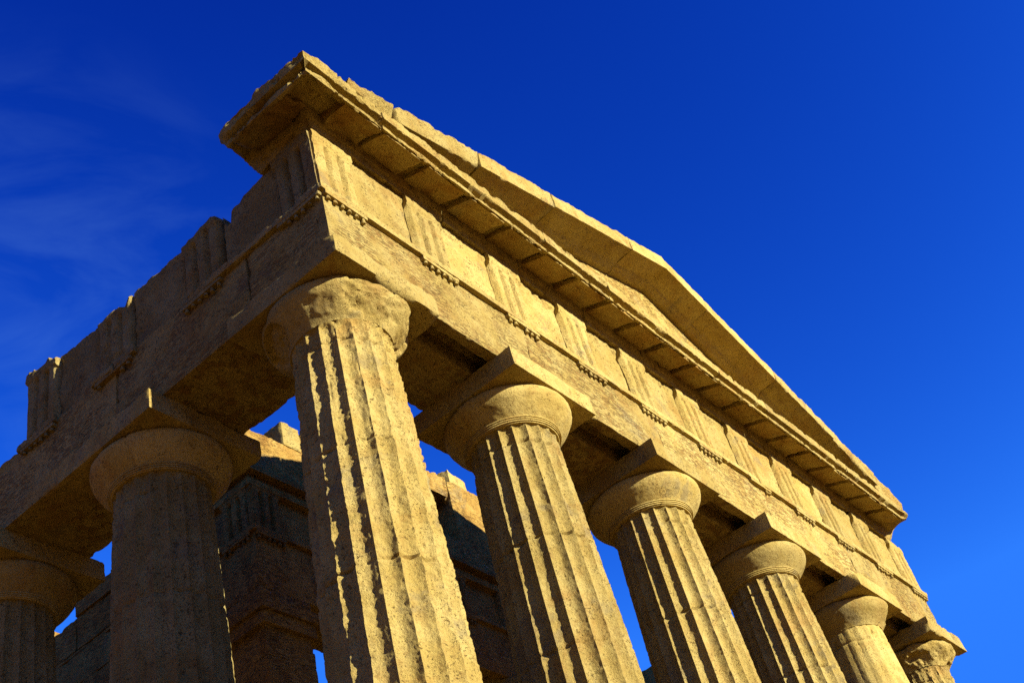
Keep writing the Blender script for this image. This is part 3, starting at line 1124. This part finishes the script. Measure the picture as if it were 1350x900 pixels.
# crown courses of the left side wall with gaps
rnd = random.Random(5)
y = CY + 2.4
ps = []
while y < 19.5:
    L_ = rnd.uniform(0.5, 1.1)
    for (z0, z1, dx) in ((1.21, 1.80, 0.0), (1.805, 2.17, -0.04)):
        if z0 > 1.5 and abs(y + L_ / 2 - 9.35) < 0.30:
            continue
        V, F = box(CX0 + dx, CX0 + 0.9, y + 0.008, y + L_ - 0.008, z0, z1, 0.07)
        ps.append((weather(V, F, wear=0.6, iters=3, amp=0.03, seed=int(y * 10)), F))
    y += L_
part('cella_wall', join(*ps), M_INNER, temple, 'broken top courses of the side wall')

# antae with moulded capitals
def anta(x0, x1, seed):
    ps = []
    z = ZB
    k = 0
    while z < -0.86:
        zz = min(z + 0.56, -0.85)
        V, F = box(x0, x1, CY, CY + 1.0, z + 0.003, zz - 0.003, 0.05)
        ps.append((weather(V, F, wear=0.3, iters=4, amp=0.012, seed=seed + k), F))
        z = zz
        k += 1
    for (e, z0, z1) in ((-0.01, -0.85, -0.62), (0.05, -0.62, -0.40), (0.09, -0.40, -0.20), (0.02, -0.20, -0.01)):
        V, F = box(x0 - e, x1 + e, CY - e, CY + 1.0 + e, z0, z1 - 0.004, 0.04)
        ps.append((weather(V, F, wear=0.4, iters=5, amp=0.012, seed=seed + k), F))
        k += 1
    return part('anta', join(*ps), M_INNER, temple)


anta(CX0, CX0 + 0.92, 700)
anta(CX1 - 0.92, CX1, 720)
# pronaos beam, frieze and crown
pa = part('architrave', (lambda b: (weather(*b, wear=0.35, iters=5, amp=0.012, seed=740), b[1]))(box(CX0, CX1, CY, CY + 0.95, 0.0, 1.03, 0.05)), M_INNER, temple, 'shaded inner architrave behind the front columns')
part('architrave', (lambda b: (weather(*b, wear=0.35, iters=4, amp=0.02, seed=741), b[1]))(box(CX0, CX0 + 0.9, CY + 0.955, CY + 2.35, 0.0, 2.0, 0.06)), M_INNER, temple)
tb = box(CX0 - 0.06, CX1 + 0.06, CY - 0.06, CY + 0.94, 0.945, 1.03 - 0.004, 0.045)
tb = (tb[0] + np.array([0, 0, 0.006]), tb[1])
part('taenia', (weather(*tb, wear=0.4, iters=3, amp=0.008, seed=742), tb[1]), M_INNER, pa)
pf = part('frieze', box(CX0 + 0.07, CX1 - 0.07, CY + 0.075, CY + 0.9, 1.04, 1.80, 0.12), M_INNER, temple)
pt = np.linspace(CX0 + 0.30, CX1 - 0.30, 7)
PW = 0.60
for q, tx in enumerate(pt):
    V, F = plate(tx - PW / 2, tx + PW / 2, 1.035, 1.80, CY - 0.01, CY + 0.08, tri_depth(PW, 1.80, crown=0.02, gtop=0.06), seed=750 + q, noise=0.004, fade=0.1)
    part('triglyph', (V, F), M_INNER, pf)
    V, F = guttae_block(tx, CY, 'x', 770 + q, 0.95, wdt=PW)
    part('regula', (V, F), M_INNER, pa)
V, F = plate(CY + 0.085, CY + 0.68, 1.035, 1.80, CX0 - 0.01, CX0 + 0.08, tri_depth(0.595, 1.80, crown=0.02, gtop=0.06), seed=760, noise=0.004, fade=0.1)
part('triglyph', sw((V, F)), M_INNER, pf)
V, F = guttae_block(CY + 0.36, CX0, 'x', 790, 0.95, wdt=PW)
part('regula', sw((V, F)), M_INNER, pa)
for (e, z0, z1) in ((0.03, 1.803, 1.93), (0.0, 1.935, 2.02), (0.12, 2.024, 2.12)):
    b = box(CX0 - e, CX1 + e, CY - e, CY + 0.95, z0, z1, 0.045)
    part('crown_course', (weather(*b, wear=0.5, iters=4, amp=0.015, seed=int(z0 * 100)), b[1]), M_INNER, pf)

# gable wall above the inner beam, its face in the sun, with a square opening
gx_ = np.array([3.1, 3.3, 4.31, 4.33, 4.75, 5.0, 5.6, 5.7, 6.6, 6.7, 7.7, 8.0, 8.4, 9.1, 9.6, 9.7, 10.6, 10.7, 11.6, 11.7, 12.3])
gz_ = np.array([3.02, 3.05, 3.06, 3.46, 3.50, 3.60, 3.64, 3.86, 3.92, 4.12, 4.18, 4.20, 4.16, 4.16, 4.02, 3.72, 3.66, 3.40, 3.34, 3.08, 3.00])


def gable(x0, x1, z0, z1=None, seed=0):
    V, F = box_arrays(lin(x0, x1, 0.05), lin(CY + 0.06, CY + 0.75, 0.08), np.linspace(0, 1, max(4, int(((z1 or 3.8) - z0) / 0.06))))
    tp = np.interp(V[:, 0], gx_, gz_) if z1 is None else np.full(len(V), z1)
    V[:, 2] = z0 + V[:, 2] * (tp - z0)
    return weather(V, F, wear=0.5, iters=4, amp=0.022, seed=seed, fine=0.007, stretch=(0.6, 0.6, 1.6)), F


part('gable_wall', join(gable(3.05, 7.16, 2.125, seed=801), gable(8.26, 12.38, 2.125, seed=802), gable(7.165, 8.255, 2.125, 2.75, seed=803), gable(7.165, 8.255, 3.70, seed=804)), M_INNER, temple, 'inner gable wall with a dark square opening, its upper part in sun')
# dark room seen through the opening
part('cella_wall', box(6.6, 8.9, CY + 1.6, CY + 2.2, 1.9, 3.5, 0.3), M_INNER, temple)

# loose blocks on the gable wall
def loose(x0, x1, y0, y1, z0, z1, seed, label, rz_=0.0):
    cx, cy = (x0 + x1) / 2, (y0 + y1) / 2
    V, F = box(x0 - cx, x1 - cx, y0 - cy, y1 - cy, 0, z1 - z0, 0.04)
    V = weather(V, F, wear=0.55, iters=6, amp=0.03, seed=seed, off=(cx, cy, z0))
    o = obj('stone_block', mesh('stone_block', V, F, M_STONE), None, (cx, cy, z0))
    o.rotation_euler.z = rz_
    o['label'] = label
    o['category'] = 'stone block'
    return o


loose(8.30, 8.98, CY + 0.10, CY + 0.75, 4.15, 4.46, 901, 'squarish sunlit stone block lying on the wall top seen between the first two front columns', 0.15)
loose(3.92, 4.31, CY + 0.05, CY + 1.05, 3.045, 3.55, 902, 'small upright sunlit stone block on the wall top just left of the corner column', 0.0)
